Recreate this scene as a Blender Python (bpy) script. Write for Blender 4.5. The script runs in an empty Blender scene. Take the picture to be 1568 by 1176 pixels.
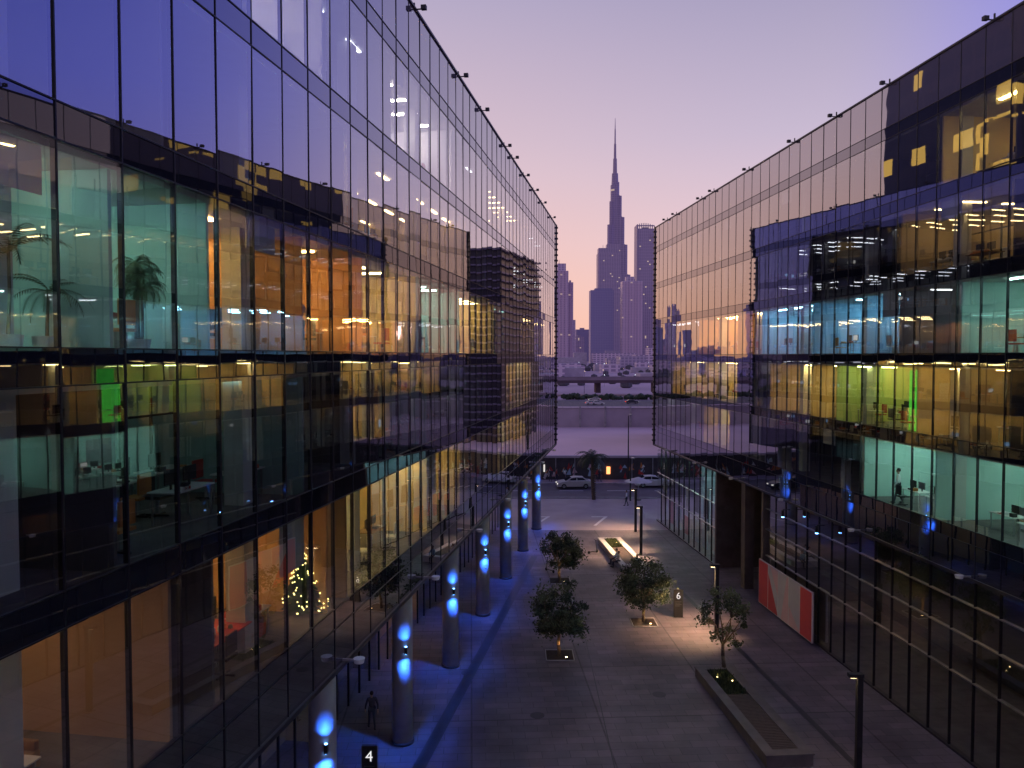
import bpy, math, random
from mathutils import Vector, Matrix
random.seed(7)
rnd=random.random
def ru(a,b): return a+(b-a)*random.random()
scene=bpy.context.scene
scene.view_settings.view_transform='Standard'
scene.view_settings.look='None'
scene.view_settings.exposure=0

# ------------------------------------------------------------------ materials
def new_mat(name):
    m=bpy.data.materials.new(name); m.use_nodes=True
    m.node_tree.nodes.clear()
    return m,m.node_tree.nodes,m.node_tree.links
def mat(name,col,rough=0.6,metal=0.0,var=0.25,scale=1.5,emis=None,estr=0.0,bump=0.0,spec=0.5):
    m,N,L=new_mat(name)
    out=N.new('ShaderNodeOutputMaterial'); p=N.new('ShaderNodeBsdfPrincipled')
    L.new(p.outputs[0],out.inputs[0])
    p.inputs['Roughness'].default_value=rough; p.inputs['Metallic'].default_value=metal
    p.inputs['Specular IOR Level'].default_value=spec
    tc=N.new('ShaderNodeTexCoord'); nz=N.new('ShaderNodeTexNoise'); nz.inputs['Scale'].default_value=scale
    nz.inputs['Detail'].default_value=5
    L.new(tc.outputs['Object'],nz.inputs['Vector'])
    r=N.new('ShaderNodeValToRGB')
    c=Vector(col[:3])
    a=c*(1-var); b=c*(1+var)
    r.color_ramp.elements[0].position=0.3; r.color_ramp.elements[1].position=0.7
    r.color_ramp.elements[0].color=(a[0],a[1],a[2],1); r.color_ramp.elements[1].color=(min(b[0],1),min(b[1],1),min(b[2],1),1)
    L.new(nz.outputs['Fac'],r.inputs['Fac']); L.new(r.outputs['Color'],p.inputs['Base Color'])
    if bump>0:
        bp=N.new('ShaderNodeBump'); bp.inputs['Distance'].default_value=bump
        L.new(nz.outputs['Fac'],bp.inputs['Height']); L.new(bp.outputs[0],p.inputs['Normal'])
    if emis:
        p.inputs['Emission Color'].default_value=(*emis,1); p.inputs['Emission Strength'].default_value=estr
    return m
def emat(name,col,s):
    m,N,L=new_mat(name)
    out=N.new('ShaderNodeOutputMaterial'); e=N.new('ShaderNodeEmission')
    e.inputs[0].default_value=(*col,1); e.inputs[1].default_value=s
    L.new(e.outputs[0],out.inputs[0]); return m

def glass(name,opaque=None,base=0.23,gain=0.69,pw=2.1,refl=(0.95,0.95,1.0),trans=(0.82,0.86,0.83),wav=0.0016):
    m,N,L=new_mat(name)
    out=N.new('ShaderNodeOutputMaterial'); mix=N.new('ShaderNodeMixShader')
    lw=N.new('ShaderNodeLayerWeight'); lw.inputs['Blend'].default_value=0.5
    po=N.new('ShaderNodeMath'); po.operation='POWER'; po.inputs[1].default_value=pw
    ma=N.new('ShaderNodeMath'); ma.operation='MULTIPLY_ADD'; ma.inputs[1].default_value=gain; ma.inputs[2].default_value=base
    L.new(lw.outputs['Facing'],po.inputs[0]); L.new(po.outputs[0],ma.inputs[0]); L.new(ma.outputs[0],mix.inputs[0])
    g=N.new('ShaderNodeBsdfGlossy'); g.inputs['Roughness'].default_value=0.012; g.inputs[0].default_value=(*refl,1)
    tc=N.new('ShaderNodeTexCoord'); nz=N.new('ShaderNodeTexNoise'); nz.inputs['Scale'].default_value=0.8; nz.inputs['Detail'].default_value=1
    bp=N.new('ShaderNodeBump'); bp.inputs['Distance'].default_value=wav
    L.new(tc.outputs['Object'],nz.inputs['Vector']); L.new(nz.outputs['Fac'],bp.inputs['Height']); L.new(bp.outputs[0],g.inputs['Normal'])
    if opaque: 
        t=N.new('ShaderNodeBsdfDiffuse'); t.inputs[0].default_value=(*opaque,1)
    else:
        t=N.new('ShaderNodeBsdfTransparent'); t.inputs[0].default_value=(*trans,1)
    L.new(t.outputs[0],mix.inputs[1]); L.new(g.outputs[0],mix.inputs[2]); L.new(mix.outputs[0],out.inputs[0])
    return m

G_VIS=glass('vision_glass'); G_SPA=glass('spandrel_glass',(0.012,0.014,0.02),base=0.11,gain=0.75,refl=(0.85,0.86,0.95))
G_PAR=glass('parapet_glass',(0.16,0.14,0.17),base=0.28,gain=0.5)
G_SHOP=glass('shop_glass',base=0.10,gain=0.75)
M_MUL=mat('mullion_dark_metal',(0.025,0.027,0.032),0.4,0.6)
M_TRIM=mat('edge_trim_metal',(0.05,0.05,0.06),0.4,0.5)
M_SLAB=mat('slab_edge',(0.03,0.03,0.035),0.7)
M_CEIL=mat('ceiling_tile',(0.55,0.55,0.53),0.8,var=0.06)
M_CARP=mat('carpet',(0.14,0.13,0.13),0.9)
M_CORE=mat('core_concrete',(0.05,0.05,0.055),0.8)
M_COL=mat('concrete_column',(0.30,0.30,0.33),0.55,var=0.15,bump=0.004)
M_BLACK=mat('black_plastic',(0.02,0.02,0.022),0.45)
M_WHITE=mat('white_laminate',(0.7,0.7,0.68),0.4,var=0.05)
M_WOOD=mat('wood',(0.28,0.16,0.08),0.5,scale=6)
M_DECK=mat('dark_timber_deck',(0.075,0.05,0.045),0.6,scale=6)
M_RED=mat('red_upholstery',(0.5,0.05,0.04),0.6)
M_ORNG=mat('orange_panel',(0.6,0.22,0.05),0.6)
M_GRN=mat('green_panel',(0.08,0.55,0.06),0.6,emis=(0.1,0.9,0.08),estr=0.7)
M_SCREEN=emat('screen_glow',(0.35,0.6,1.0),0.8)
M_SCRW=emat('screen_white',(1.0,0.95,0.9),0.8)
M_LEAF1=mat('leaf_dark',(0.035,0.055,0.025),0.6,var=0.4,scale=4)
M_LEAF2=mat('leaf_light',(0.085,0.105,0.045),0.55,var=0.3,scale=4)
M_BARK=mat('bark',(0.15,0.115,0.085),0.9,var=0.4,scale=12,bump=0.01)
M_STEEL=mat('steel',(0.35,0.35,0.37),0.35,0.8)

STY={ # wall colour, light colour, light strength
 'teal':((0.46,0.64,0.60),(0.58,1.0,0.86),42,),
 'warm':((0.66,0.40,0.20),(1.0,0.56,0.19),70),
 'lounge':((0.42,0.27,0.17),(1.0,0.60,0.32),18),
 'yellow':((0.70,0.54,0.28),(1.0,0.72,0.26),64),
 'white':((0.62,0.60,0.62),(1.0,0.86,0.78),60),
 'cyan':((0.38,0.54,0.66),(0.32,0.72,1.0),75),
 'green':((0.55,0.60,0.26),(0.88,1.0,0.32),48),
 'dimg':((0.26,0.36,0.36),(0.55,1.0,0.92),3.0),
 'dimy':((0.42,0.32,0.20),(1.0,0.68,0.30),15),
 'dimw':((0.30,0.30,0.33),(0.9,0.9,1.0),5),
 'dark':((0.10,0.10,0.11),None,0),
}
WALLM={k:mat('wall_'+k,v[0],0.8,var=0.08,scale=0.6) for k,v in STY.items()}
LITM={k:emat('ceiling_light_'+k,v[1],v[2]) for k,v in STY.items() if v[1]}

# ------------------------------------------------------------------ mesh builder
class MB:
    def __init__(s): s.v=[];s.f=[];s.m=[];s.mats=[]
    def mi(s,m):
        if m not in s.mats: s.mats.append(m)
        return s.mats.index(m)
    def face(s,pts,m):
        i=len(s.v); s.v.extend([tuple(p) for p in pts]); s.f.append(tuple(range(i,i+len(pts)))); s.m.append(s.mi(m))
    def box(s,x0,x1,y0,y1,z0,z1,m,T=None,top=None):
        P=[(x0,y0,z0),(x1,y0,z0),(x1,y1,z0),(x0,y1,z0),(x0,y0,z1),(x1,y0,z1),(x1,y1,z1),(x0,y1,z1)]
        if T: P=[T(*p) for p in P]
        a=Vector(P[1])-Vector(P[0]);b=Vector(P[3])-Vector(P[0]);c=Vector(P[4])-Vector(P[0])
        fl=a.cross(b).dot(c)<0
        i=len(s.v); s.v.extend([tuple(p) for p in P])
        for k,f in enumerate([(0,3,2,1),(4,5,6,7),(0,1,5,4),(1,2,6,5),(2,3,7,6),(3,0,4,7)]):
            if fl: f=f[::-1]
            s.f.append(tuple(i+q for q in f)); s.m.append(s.mi(top if (top and k==1) else m))
    def cyl(s,p0,p1,r0,r1,m,n=12,cap=True):
        p0=Vector(p0);p1=Vector(p1); d=(p1-p0)
        if d.length<1e-6: return
        d.normalize(); u=d.orthogonal().normalized(); w=d.cross(u); i=len(s.v); k=s.mi(m)
        for p,r in ((p0,r0),(p1,r1)):
            for j in range(n):
                a=2*math.pi*j/n; s.v.append(tuple(p+u*(r*math.cos(a))+w*(r*math.sin(a))))
        for j in range(n):
            s.f.append((i+j,i+(j+1)%n,i+n+(j+1)%n,i+n+j)); s.m.append(k)
        if cap:
            s.f.append(tuple(i+j for j in range(n))[::-1]); s.m.append(k)
            s.f.append(tuple(i+n+j for j in range(n))); s.m.append(k)
    def sphere(s,c,rx,ry,rz,m,nu=12,nv=8):
        i=len(s.v);k=s.mi(m)
        for a in range(nv+1):
            th=math.pi*a/nv
            for b in range(nu):
                ph=2*math.pi*b/nu
                s.v.append((c[0]+rx*math.sin(th)*math.cos(ph),c[1]+ry*math.sin(th)*math.sin(ph),c[2]+rz*math.cos(th)))
        for a in range(nv):
            for b in range(nu):
                s.f.append((i+a*nu+b,i+(a+1)*nu+b,i+(a+1)*nu+(b+1)%nu,i+a*nu+(b+1)%nu)); s.m.append(k)
    def build(s,name,parent=None,smooth=False,loc=None,rotz=0,bevel=0):
        me=bpy.data.meshes.new(name); me.from_pydata(s.v,[],s.f)
        for m in s.mats: me.materials.append(m)
        me.polygons.foreach_set('material_index',s.m)
        if smooth: me.polygons.foreach_set('use_smooth',[True]*len(s.f))
        me.update()
        o=bpy.data.objects.new(name,me); scene.collection.objects.link(o)
        if loc: o.location=loc
        if rotz: o.rotation_euler[2]=rotz
        if parent: o.parent=parent
        if bevel:
            b=o.modifiers.new('bevel','BEVEL'); b.width=bevel; b.segments=2; b.limit_method='ANGLE'
        return o
def empty(name,loc=(0,0,0),rotz=0):
    e=bpy.data.objects.new(name,None); scene.collection.objects.link(e); e.location=loc; e.rotation_euler[2]=rotz; e.empty_display_size=0.3
    return e
def spot(name,loc,target,power,col,ang=90,blend=0.7,size=0.05,parent=None):
    l=bpy.data.lights.new(name,'SPOT'); l.energy=power; l.color=col; l.spot_size=math.radians(ang); l.spot_blend=blend; l.shadow_soft_size=size
    o=bpy.data.objects.new(name,l); scene.collection.objects.link(o); o.location=loc
    o.rotation_euler=(Vector(target)-Vector(loc)).to_track_quat('-Z','Y').to_euler()
    if parent: o.parent=parent
    return o

# ------------------------------------------------------------------ frames
def frame(px,slope,sgn):
    k=math.hypot(1,slope); tx,ty=slope/k,1/k
    nx,ny=(-ty,tx) if sgn<0 else (ty,-tx)
    T=lambda s,d,z:(px+tx*s+nx*d, ty*s+ny*d, z)
    return T,k
TL,KL=frame(-8.66,0.165,-1)
TR,KR=frame(21.55,-0.085,1)

LV=[9.7,13.35,17.0,20.65,24.3,28.0]

def desk(mb,T,s,d,z,rot,scr):
    top=random.choice([M_WHITE,M_WOOD,M_WHITE])
    mb.box(s-.75,s+.75,d-.35,d+.35,z+.71,z+.74,top,T)
    for a in(-.7,.66):
        for b in (-.3,.26): mb.box(s+a,s+a+.04,d+b,d+b+.04,z,z+.71,M_STEEL,T)
    for a in (-.35,.35):
        if rnd()<.8:
            mb.box(s+a-.25,s+a+.25,d+.02,d+.05,z+.86,z+1.18,M_BLACK,T)
            mb.box(s+a-.03,s+a+.03,d+.03,d+.06,z+.74,z+.88,M_BLACK,T)
            if rnd()<scr:
                mb.face([T(s+a-.23,d+.012,z+.88),T(s+a+.23,d+.012,z+.88),T(s+a+.23,d+.012,z+1.16),T(s+a-.23,d+.012,z+1.16)],random.choice([M_SCREEN,M_SCRW]))
    for k in range(3):
        q=s+ru(-.65,.5); mb.box(q,q+.2,d-.3,d-.1,z+.742,z+.742+ru(.01,.16),random.choice([M_WHITE,M_RED,M_ORNG,M_BLACK]),T)
    c=random.choice([M_BLACK,M_BLACK,M_RED,M_WHITE,M_BLACK,M_ORNG]); cd=d-.75 if rot else d+.75
    o=ru(-.3,.3)
    mb.box(s+o-.24,s+o+.24,cd-.23,cd+.23,z+.44,z+.5,c,T)
    bd=cd-.23 if rot else cd+.2
    mb.box(s+o-.22,s+o+.22,bd,bd+.05,z+.56,z+1.02,c,T)
    mb.box(s+o-.03,s+o+.03,cd-.03,cd+.03,z+.08,z+.44,M_STEEL,T)
    mb.box(s+o-.28,s+o+.28,cd-.02,cd+.02,z+.03,z+.07,M_BLACK,T)
    mb.box(s+o-.02,s+o+.02,cd-.28,cd+.28,z+.03,z+.07,M_BLACK,T)

def frond_plant(mb,base,h,n,ln,w,lm=(M_LEAF1,M_LEAF2),trunk=0.03,droop=1.0):
    b=Vector(base); top=b+Vector((ru(-.05,.05)*h,ru(-.05,.05)*h,h))
    mid=(b+top)/2+Vector((ru(-.03,.03)*h,0,0))
    mb.cyl(b,mid,trunk,trunk*.85,M_BARK,8); mb.cyl(mid,top,trunk*.85,trunk*.75,M_BARK,8)
    for i in range(n):
        a=2*math.pi*(i+ru(-.3,.3))/n; e=ru(-.1,1.2); dr=Vector((math.cos(a),math.sin(a),0)); sd=Vector((-math.sin(a),math.cos(a),0))
        p=top.copy(); seg=9; m=random.choice(lm)
        for k in range(seg):
            an=e-droop*(k/seg)*1.7
            q=p+(dr*math.cos(an)+Vector((0,0,math.sin(an))))*(ln/seg)
            ww=w*math.sin(math.pi*min(1,(k+.8)/seg*.92+.05))
            for sg in(-1,1):
                for j in (0,.5):
                    pp=p.lerp(q,j); tip=pp+sd*sg*ww+(q-p)*0.9-Vector((0,0,ww*.45))
                    mb.face([pp,p.lerp(q,j+.33),tip],m)
            mb.face([p-sd*.008,p+sd*.008,q+sd*.008,q-sd*.008],m)
            p=q

def building(name,T,K,s_end,nb,w,rooms,zbot,seed):
    random.seed(seed)
    E=empty(name)
    s0=s_end-nb*w
    bay=[s0+i*w for i in range(nb+1)]
    gl=MB(); fr=MB()
    def panel(a,b,z0,z1,m,amp=0.0024):
        t=[random.gauss(0,amp) for _ in range(2)]
        def D(i,j): return .0+ (t[0] if i else -t[0])+(t[1] if j else -t[1])*(z1-z0)/2
        gl.face([T(a,D(0,0),z0),T(b,D(1,0),z0),T(b,D(1,1),z1),T(a,D(0,1),z1)],m)
    for i in range(nb):
        a,b=bay[i],bay[i+1]
        panel(a,b,zbot,LV[0]-.45,G_SPA,.002)
        for j,z in enumerate(LV):
            panel(a,b,z-.45,z+.12,G_SPA,.0015)
            if j<5: panel(a,b,z+.12,LV[j+1]-.45,G_VIS)
        panel(a,b,28.12,30.1,G_PAR,.002)
    for i,a in enumerate(bay):
        fr.box(a-.013,a+.013,-.018,.09,zbot,30.1,M_MUL,T)
    for z in LV:
        for q in (z-.45,z+.12): fr.box(s0,s_end,-.022,.085,q-.012,q+.012,M_MUL,T)
    fr.box(s0,s_end,-.06,.25,30.1,30.18,M_TRIM,T)
    fr.box(s0,s_end,-.09,.30,zbot-.12,zbot,M_TRIM,T)
    fr.box(s_end,s_end+.28,-.08,.3,zbot-.12,30.22,M_TRIM,T)
    z=zbot+.3
    while z<30: fr.box(s_end+.08,s_end+.36,-.16,.1,z,z+.16,M_MUL,T); z+=.55
    gl.build('curtain_wall_glass',E); fr.build('mullions',E)
    it=MB(); fu=MB(); li=MB()
    for j in range(5):
        z0,z1=LV[j],LV[j+1]
        it.box(s0,s_end-.02,.16,7.6,z0-.38,z0,M_SLAB,T,top=M_CARP)
        it.box(s0,s_end-.02,.16,7.6,z1-.55,z1-.39,M_CEIL,T)
    it.box(s0,s_end-.02,.16,7.6,LV[5]-.38,LV[5],M_SLAB,T)
    it.box(s0,s_end-.02,.12,.16,zbot,LV[0]-.40,M_SLAB,T)
    for j in range(5):
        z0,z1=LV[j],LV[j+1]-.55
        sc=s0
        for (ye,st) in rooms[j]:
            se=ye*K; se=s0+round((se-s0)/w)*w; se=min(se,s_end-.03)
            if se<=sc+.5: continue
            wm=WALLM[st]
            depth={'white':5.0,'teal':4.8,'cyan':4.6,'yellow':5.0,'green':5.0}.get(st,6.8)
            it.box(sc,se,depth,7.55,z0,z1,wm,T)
            it.box(se-.1,se-.012,.2,depth,z0,z1,wm,T)
            q=sc+ru(.5,1.5)
            while q<se-1.6:
                ww=ru(.8,1.8); hh=ru(1.0,2.2)
                mm=random.choice([M_BLACK,M_WOOD,M_WHITE,WALLM['dimw'],wm])
                zz=0 if rnd()<.5 else .8
                it.box(q,q+ww,depth-.06,depth-.003,z0+zz+.01,min(z0+zz+hh,z1-.1),mm,T); q+=ww+ru(.6,2.5)
            if rnd()<.35 and depth>6:
                dd=ru(3.4,4.6); q=sc+.3
                while q<se-.3: it.box(q,q+.06,dd,dd+.06,z0,z1,M_MUL,T); q+=1.2
                it.box(sc,se-.12,dd,dd+.06,z0+2.1,z0+2.16,M_MUL,T)
            if STY[st][1]:
                lm=LITM[st]; par=rnd()<.5; step=2.4 if STY[st][2]>12 else 3.2
                dd=1.0
                while dd<depth-.5:
                    q=sc+ru(.5,.9)
                    while q<se-1.0:
                        if rnd()<.88:
                            L_,W_=(1.15,.13) if par else (.13,1.15)
                            li.box(q,q+L_,dd,dd+W_,z1-.05,z1-.012,lm,T)
                        q+=step if par else step*.75
                    dd+=2.1
            if st!='dark':
                q=sc+1.2
                while q<se-.9:
                    if rnd()<.85: desk(fu,T,q,1.5+ru(-.2,.3),z0,rnd()<.5,.25)
                    if rnd()<.7: desk(fu,T,q+ru(-.3,.3),3.4+ru(-.2,.3),z0,rnd()<.5,.25)
                    if rnd()<.35: fu.box(q-.5,q+.5,depth-.5,depth-.08,z0,z0+ru(1.0,2.0),random.choice([M_WHITE,M_WOOD,M_ORNG,M_BLACK]),T)
                    q+=ru(2.0,2.8)
            q=sc
            while q<se-w*.5:
                if rnd()<.07: it.box(q+.05,q+w-.05,.2,.22,z1-ru(.5,1.8),z1-.01,M_CEIL,T)
                q+=w
            sc=se
        q=s0+3
        while q<s_end-1:
            it.box(q-.25,q+.25,1.0,1.5,z0,z1,M_CEIL,T); q+=7.46
    it.build('floors_and_rooms',E); fu.build('office_furniture',E); li.build('ceiling_lights',E)
    co=MB()
    co.box(s0,s_end-.02,7.6,30,9.0,LV[5],M_CORE,T)
    co.box(s0,s_end-.02,.2,30,LV[5]+.003,LV[5]+.25,M_CORE,T)
    co.box(s_end-.25,s_end-.03,.26,30,LV[5]+.25,30.0,M_CORE,T)
    co.box(s_end+.002,s_end+.12,.31,30,zbot,30.1,G_SPA,T)
    co.box(s0-.15,s0-.003,0,30,0,30.1,M_CORE,T)
    co.build('core_and_roof',E)
    bk=MB(); q=s_end-4
    while q>s0:
        bk.box(q-.025,q+.025,-.28,.1,30.18,30.22,M_BLACK,T); bk.box(q-.09,q+.09,-.40,-.2,30.17,30.33,M_BLACK,T); bk.box(q-.03,q+.03,.05,.1,30.18,30.45,M_BLACK,T)
        q-=random.choice([7.3,7.3,5.2,3.0])
    q=s_end-6
    while q>s0:
        bk.box(q-.03,q+.03,-.45,.0,zbot+.02,zbot+.08,M_STEEL,T)
        c=T(q,-.5,zbot+.04); bk.cyl((c[0],c[1],c[2]-.05),(c[0],c[1],c[2]+.08),.14,.17,M_WHITE,14)
        q-=8.6
    bk.build('brackets',E)
    return E,s0

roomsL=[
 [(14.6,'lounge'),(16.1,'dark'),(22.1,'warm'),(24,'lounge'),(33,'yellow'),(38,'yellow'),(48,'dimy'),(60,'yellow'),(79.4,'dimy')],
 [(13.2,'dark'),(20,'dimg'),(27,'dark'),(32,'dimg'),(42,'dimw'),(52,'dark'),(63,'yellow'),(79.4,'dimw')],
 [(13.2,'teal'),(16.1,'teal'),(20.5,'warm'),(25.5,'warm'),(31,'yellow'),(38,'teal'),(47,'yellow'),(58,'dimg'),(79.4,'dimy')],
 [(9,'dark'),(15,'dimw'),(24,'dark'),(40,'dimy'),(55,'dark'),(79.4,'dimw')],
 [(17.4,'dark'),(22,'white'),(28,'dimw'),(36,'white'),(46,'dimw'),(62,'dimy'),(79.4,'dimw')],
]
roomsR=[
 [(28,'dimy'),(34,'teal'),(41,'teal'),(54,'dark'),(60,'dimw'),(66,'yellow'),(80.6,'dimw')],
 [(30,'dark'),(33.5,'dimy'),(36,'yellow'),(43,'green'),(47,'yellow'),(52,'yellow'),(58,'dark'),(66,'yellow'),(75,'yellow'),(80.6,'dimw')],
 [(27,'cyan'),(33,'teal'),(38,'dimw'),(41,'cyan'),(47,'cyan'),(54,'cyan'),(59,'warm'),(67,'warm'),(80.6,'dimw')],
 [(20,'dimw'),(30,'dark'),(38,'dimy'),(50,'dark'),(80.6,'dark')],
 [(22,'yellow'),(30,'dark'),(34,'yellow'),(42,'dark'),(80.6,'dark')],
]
EL,s0L=building('glass_office_building',TL,KL,80.47,58,1.492,roomsL,8.1,11)
ER,s0R=building('glass_office_building',TR,KR,81.0,58,1.492,roomsR,7.9,23)

# ---- special interior pieces
pl=MB()
random.seed(5)
def P3(T,Y,K,d,z): return T(Y*K,d,z)
frond_plant(pl,P3(TL,11.6,KL,.8,17.25),1.3,13,.95,.14)
frond_plant(pl,P3(TL,12.6,KL,1.0,17.25),.8,12,.8,.13)
for k in range(3): frond_plant(pl,P3(TL,14.75+.05*k,KL,.8+.1*k,17.25),1.0+.25*k,18,.62,.16,(M_LEAF1,M_LEAF2),.03,1.5)
for Y,d in((11.6,.8),(12.6,1.0),(14.8,.9)):
    c=P3(TL,Y,KL,d,17.0); pl.cyl(c,(c[0],c[1],c[2]+.32),.17,.22,M_WHITE,14)
for Y in (23.5,35.2,50): frond_plant(pl,P3(TR,Y,KR,.8,9.7),1.2,12,.7,.14)
o=pl.build('potted_plants',EL)
ct=MB(); M_FIR=mat('fir_needles',(0.05,0.12,0.05),0.7,var=.4,scale=8); M_BULB=emat('tree_bulb',(1.0,0.75,0.25),9)
base=Vector(P3(TL,22.0,KL,.9,9.7)); H=2.0
ct.cyl(base,base+Vector((0,0,H)),.05,.02,M_BARK,8)
for i in range(1500):
    t=rnd()**.8; r=(1-t)*.62+.04; a=ru(0,6.28); z=.2+t*(H-.2)
    p=base+Vector((0,0,z)); q=base+Vector((math.cos(a)*r,math.sin(a)*r,z-.12)); sd=Vector((-math.sin(a),math.cos(a),0))*.05
    ct.face([p,q-sd,q+(q-p)*.12,q+sd],M_FIR)
for i in range(170):
    t=rnd(); r=(1-t)*.66+.05; a=ru(0,6.28); z=.15+t*(H-.2)
    c=base+Vector((math.cos(a)*r,math.sin(a)*r,z)); ct.sphere(c,.02,.02,.02,M_BULB,6,4)
ct.sphere(base+Vector((0,0,H+.05)),.06,.06,.08,M_BULB,6,4)
ct.build('christmas_tree')
sp=MB()
sp.box(37.2*KR,38.3*KR,1.2,1.3,13.36,16.3,M_GRN,TR)
sp.box(20.9*KR,21.5*KR,1.2,1.3,13.36,16.3,M_GRN,TR)
sp.build('green_feature_wall',ER)
lg=MB()
for (Y,d) in ((8.6,1.6),(9.8,2.6),(11.4,1.3),(12.8,2.2),(17.6,2.2),(19.5,1.4)):
    s=Y*KL; z=9.7
    lg.box(s-.4,s+.4,d-.4,d+.4,z+.12,z+.42,M_RED if Y>15 else M_WOOD,TL); lg.box(s-.4,s+.4,d+.28,d+.42,z+.42,z+.85,M_RED if Y>15 else M_WHITE,TL)
    for k in(-.4,.3): lg.box(s+k,s+k+.1,d-.38,d+.27,z+.42,z+.6,M_WOOD,TL)
lg.box(17.0*KL,19.0*KL,.9,2.0,9.7+.72,9.7+.76,M_RED,TL); lg.box(17.9*KL,18.1*KL,1.3,1.5,9.7,10.42,M_BLACK,TL)
for k in range(14):
    c=TL(ru(17.1,18.9)*KL,ru(1,1.9),10.47); lg.cyl(c,(c[0],c[1],c[2]+ru(.04,.2)),.07,.05,random.choice([M_WHITE,M_ORNG,M_LEAF2]),8)
lg.build('lounge_armchairs',EL,bevel=.02)

# ------------------------------------------------------------------ left ground floor
gf=MB()
gf.box(s0L,80.4,.31,7.6,8.0,8.1-.004,M_TRIM,TL)
gf.box(s0L,80.4,7.0,7.1,0.0,7.99,WALLM['dark'],TL)
gf.box(s0L,80.4,7.12,16,.01,.05,M_CARP,TL); gf.box(s0L,80.4,7.12,16,4.6,4.7,M_CEIL,TL); gf.box(s0L,80.4,16,30,0,8.98,M_CORE,TL)
gf2=MB(); gl2=MB(); li2=MB()
s=s0L
while s<80:
    gl2.face([TL(s,5.4,.1),TL(s+1.49,5.4,.1),TL(s+1.49,5.4,3.6),TL(s,5.4,3.6)],G_SHOP)
    gl2.box(s-.04,s+.04,5.36,5.46,0,3.6,M_MUL,TL); s+=1.49
gl2.box(s0L,80.4,5.3,5.5,3.6,7.99,M_SLAB,TL); gl2.box(s0L,80.4,5.28,5.29,4.4,4.45,M_TRIM,TL)
s=s0L
for ye,st in [(10,'dark'),(17,'lounge'),(24,'dark'),(33,'dimy'),(41,'dark'),(49,'warm'),(57,'dark'),(66,'dimy'),(79,'lounge')]:
    se=ye*KL
    gf2.box(s,se,6.85,6.95,0.05,3.6,WALLM[st],TL)
    gf2.box(se-.1,se,5.5,6.84,0.05,3.6,WALLM[st],TL)
    if STY[st][1]:
        q=s+.6
        while q<se-.8: li2.box(q,q+.3,6.0,6.12,3.5,3.58,LITM[st],TL); q+=2.6
    s=se
gf.build('ground_floor_soffit',EL); gf2.build('ground_floor_rooms',EL); gl2.build('ground_floor_storefront',EL); li2.build('ground_floor_lights',EL)

M_BLED=emat('blue_led',(0.15,0.4,1.0),14)
for k in range(-2,7):
    Y=25.5+8.5*k; X=.17*Y-10.6
    E=empty('concrete_column',(X,Y,0)); mb=MB()
    mb.cyl((0,0,0),(0,0,8.0),.45,.45,M_COL,40); mb.cyl((0,0,0.004),(0,0,.12),.52,.50,M_TRIM,40,)
    mb.cyl((0,0,7.86),(0,0,8.0),.5,.5,M_TRIM,40)
    mb.build('shaft',E,smooth=False)
    me=E.children[0].data
    for p in me.polygons:
        if abs(p.normal.z)<.3: p.use_smooth=True
    dv=Vector((.42,-.91,0)).normalized(); c=dv*.53
    fx=MB(); fx.box(c.x-.06,c.x+.06,c.y-.07,c.y+.07,4.10,4.40,M_BLACK)
    fx.cyl((c.x,c.y,4.40),(c.x,c.y,4.415),.05,.05,M_BLED,12); fx.cyl((c.x,c.y,4.085),(c.x,c.y,4.10),.05,.05,M_BLED,12)
    fx.build('wall_washer',E)
    q=dv*.84; t=dv*.45
    if k>=-1:
        spot('uplight',(q.x,q.y,4.45),(t.x,t.y,5.45),560,(.03,.16,1.0),92,1.0,.03,E)
        spot('downlight',(q.x,q.y,4.05),(t.x,t.y,3.05),560,(.03,.16,1.0),92,1.0,.03,E)
        spot('floor_light',(q.x,q.y,3.95),(q.x-.9,q.y-.1,0),420,(.03,.13,1.0),120,.9,.05,E)

# ------------------------------------------------------------------ right ground floor
rg=MB(); rgl=MB(); rli=MB()
M_BROWN=mat('bronze_cladding',(0.09,0.07,0.065),0.5)
yA,yB=53.4*KR,62.3*KR
def glaz(s_a,s_b,m,trs):
    n=max(1,round((s_b-s_a)/1.49)); w=(s_b-s_a)/n
    for i in range(n):
        a=s_a+i*w
        rgl.face([TR(a,.35,.1),TR(a+w,.35+random.gauss(0,.003),.1),TR(a+w,.35+random.gauss(0,.003),7.78),TR(a,.35,7.78)],m)
        rg.box(a-.025,a+.025,.3,.42,0,7.78,M_MUL,TR)
    for z in trs: rg.box(s_a,s_b,.27,.45,z-.025,z+.025,M_STEEL,TR)
    rg.box(s_a,s_b,.25,.5,0,.1,M_TRIM,TR)
glaz(s0R,yA-.3,G_SHOP,(3.4,5.2,6.6)); glaz(yB+.3,80.9,G_SHOP,(3.0,5.0))
for q in (yA-.3,yB): rg.box(q,q+.3,.1,14,0,7.78,M_BROWN,TR)
rg.box(yA,yB,14,14.2,0,7.78,M_BROWN,TR); rg.box(s0R,80.9,.31,30,7.79,7.9-.125,M_TRIM,TR)
rg.box(s0R,yA-.3,7.2,30,0,7.78,M_CORE,TR); rg.box(yB+.3,80.9,5.0,30,0,7.78,WALLM['cyan'],TR)
rg.box(s0R,yA-.3,.5,7.2,.01,.04,M_CARP,TR); rg.box(yB+.3,80.9,.5,5,.01,.04,M_CARP,TR)
rg.box(s0R,yA-.3,.5,7.2,4.2,4.5,M_SLAB,TR)
rg.box(yA+3.2,yA+3.9,.2,.9,0,7.77,M_BROWN,TR)
random.seed(66)
for i in range(46):
    q=ru(s0R,yA-1); d=ru(.8,5); z=random.choice([4.15,7.7]); rli.box(q,q+.16,d,d+.16,z,z+.03,LITM['lounge'],TR)
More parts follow.
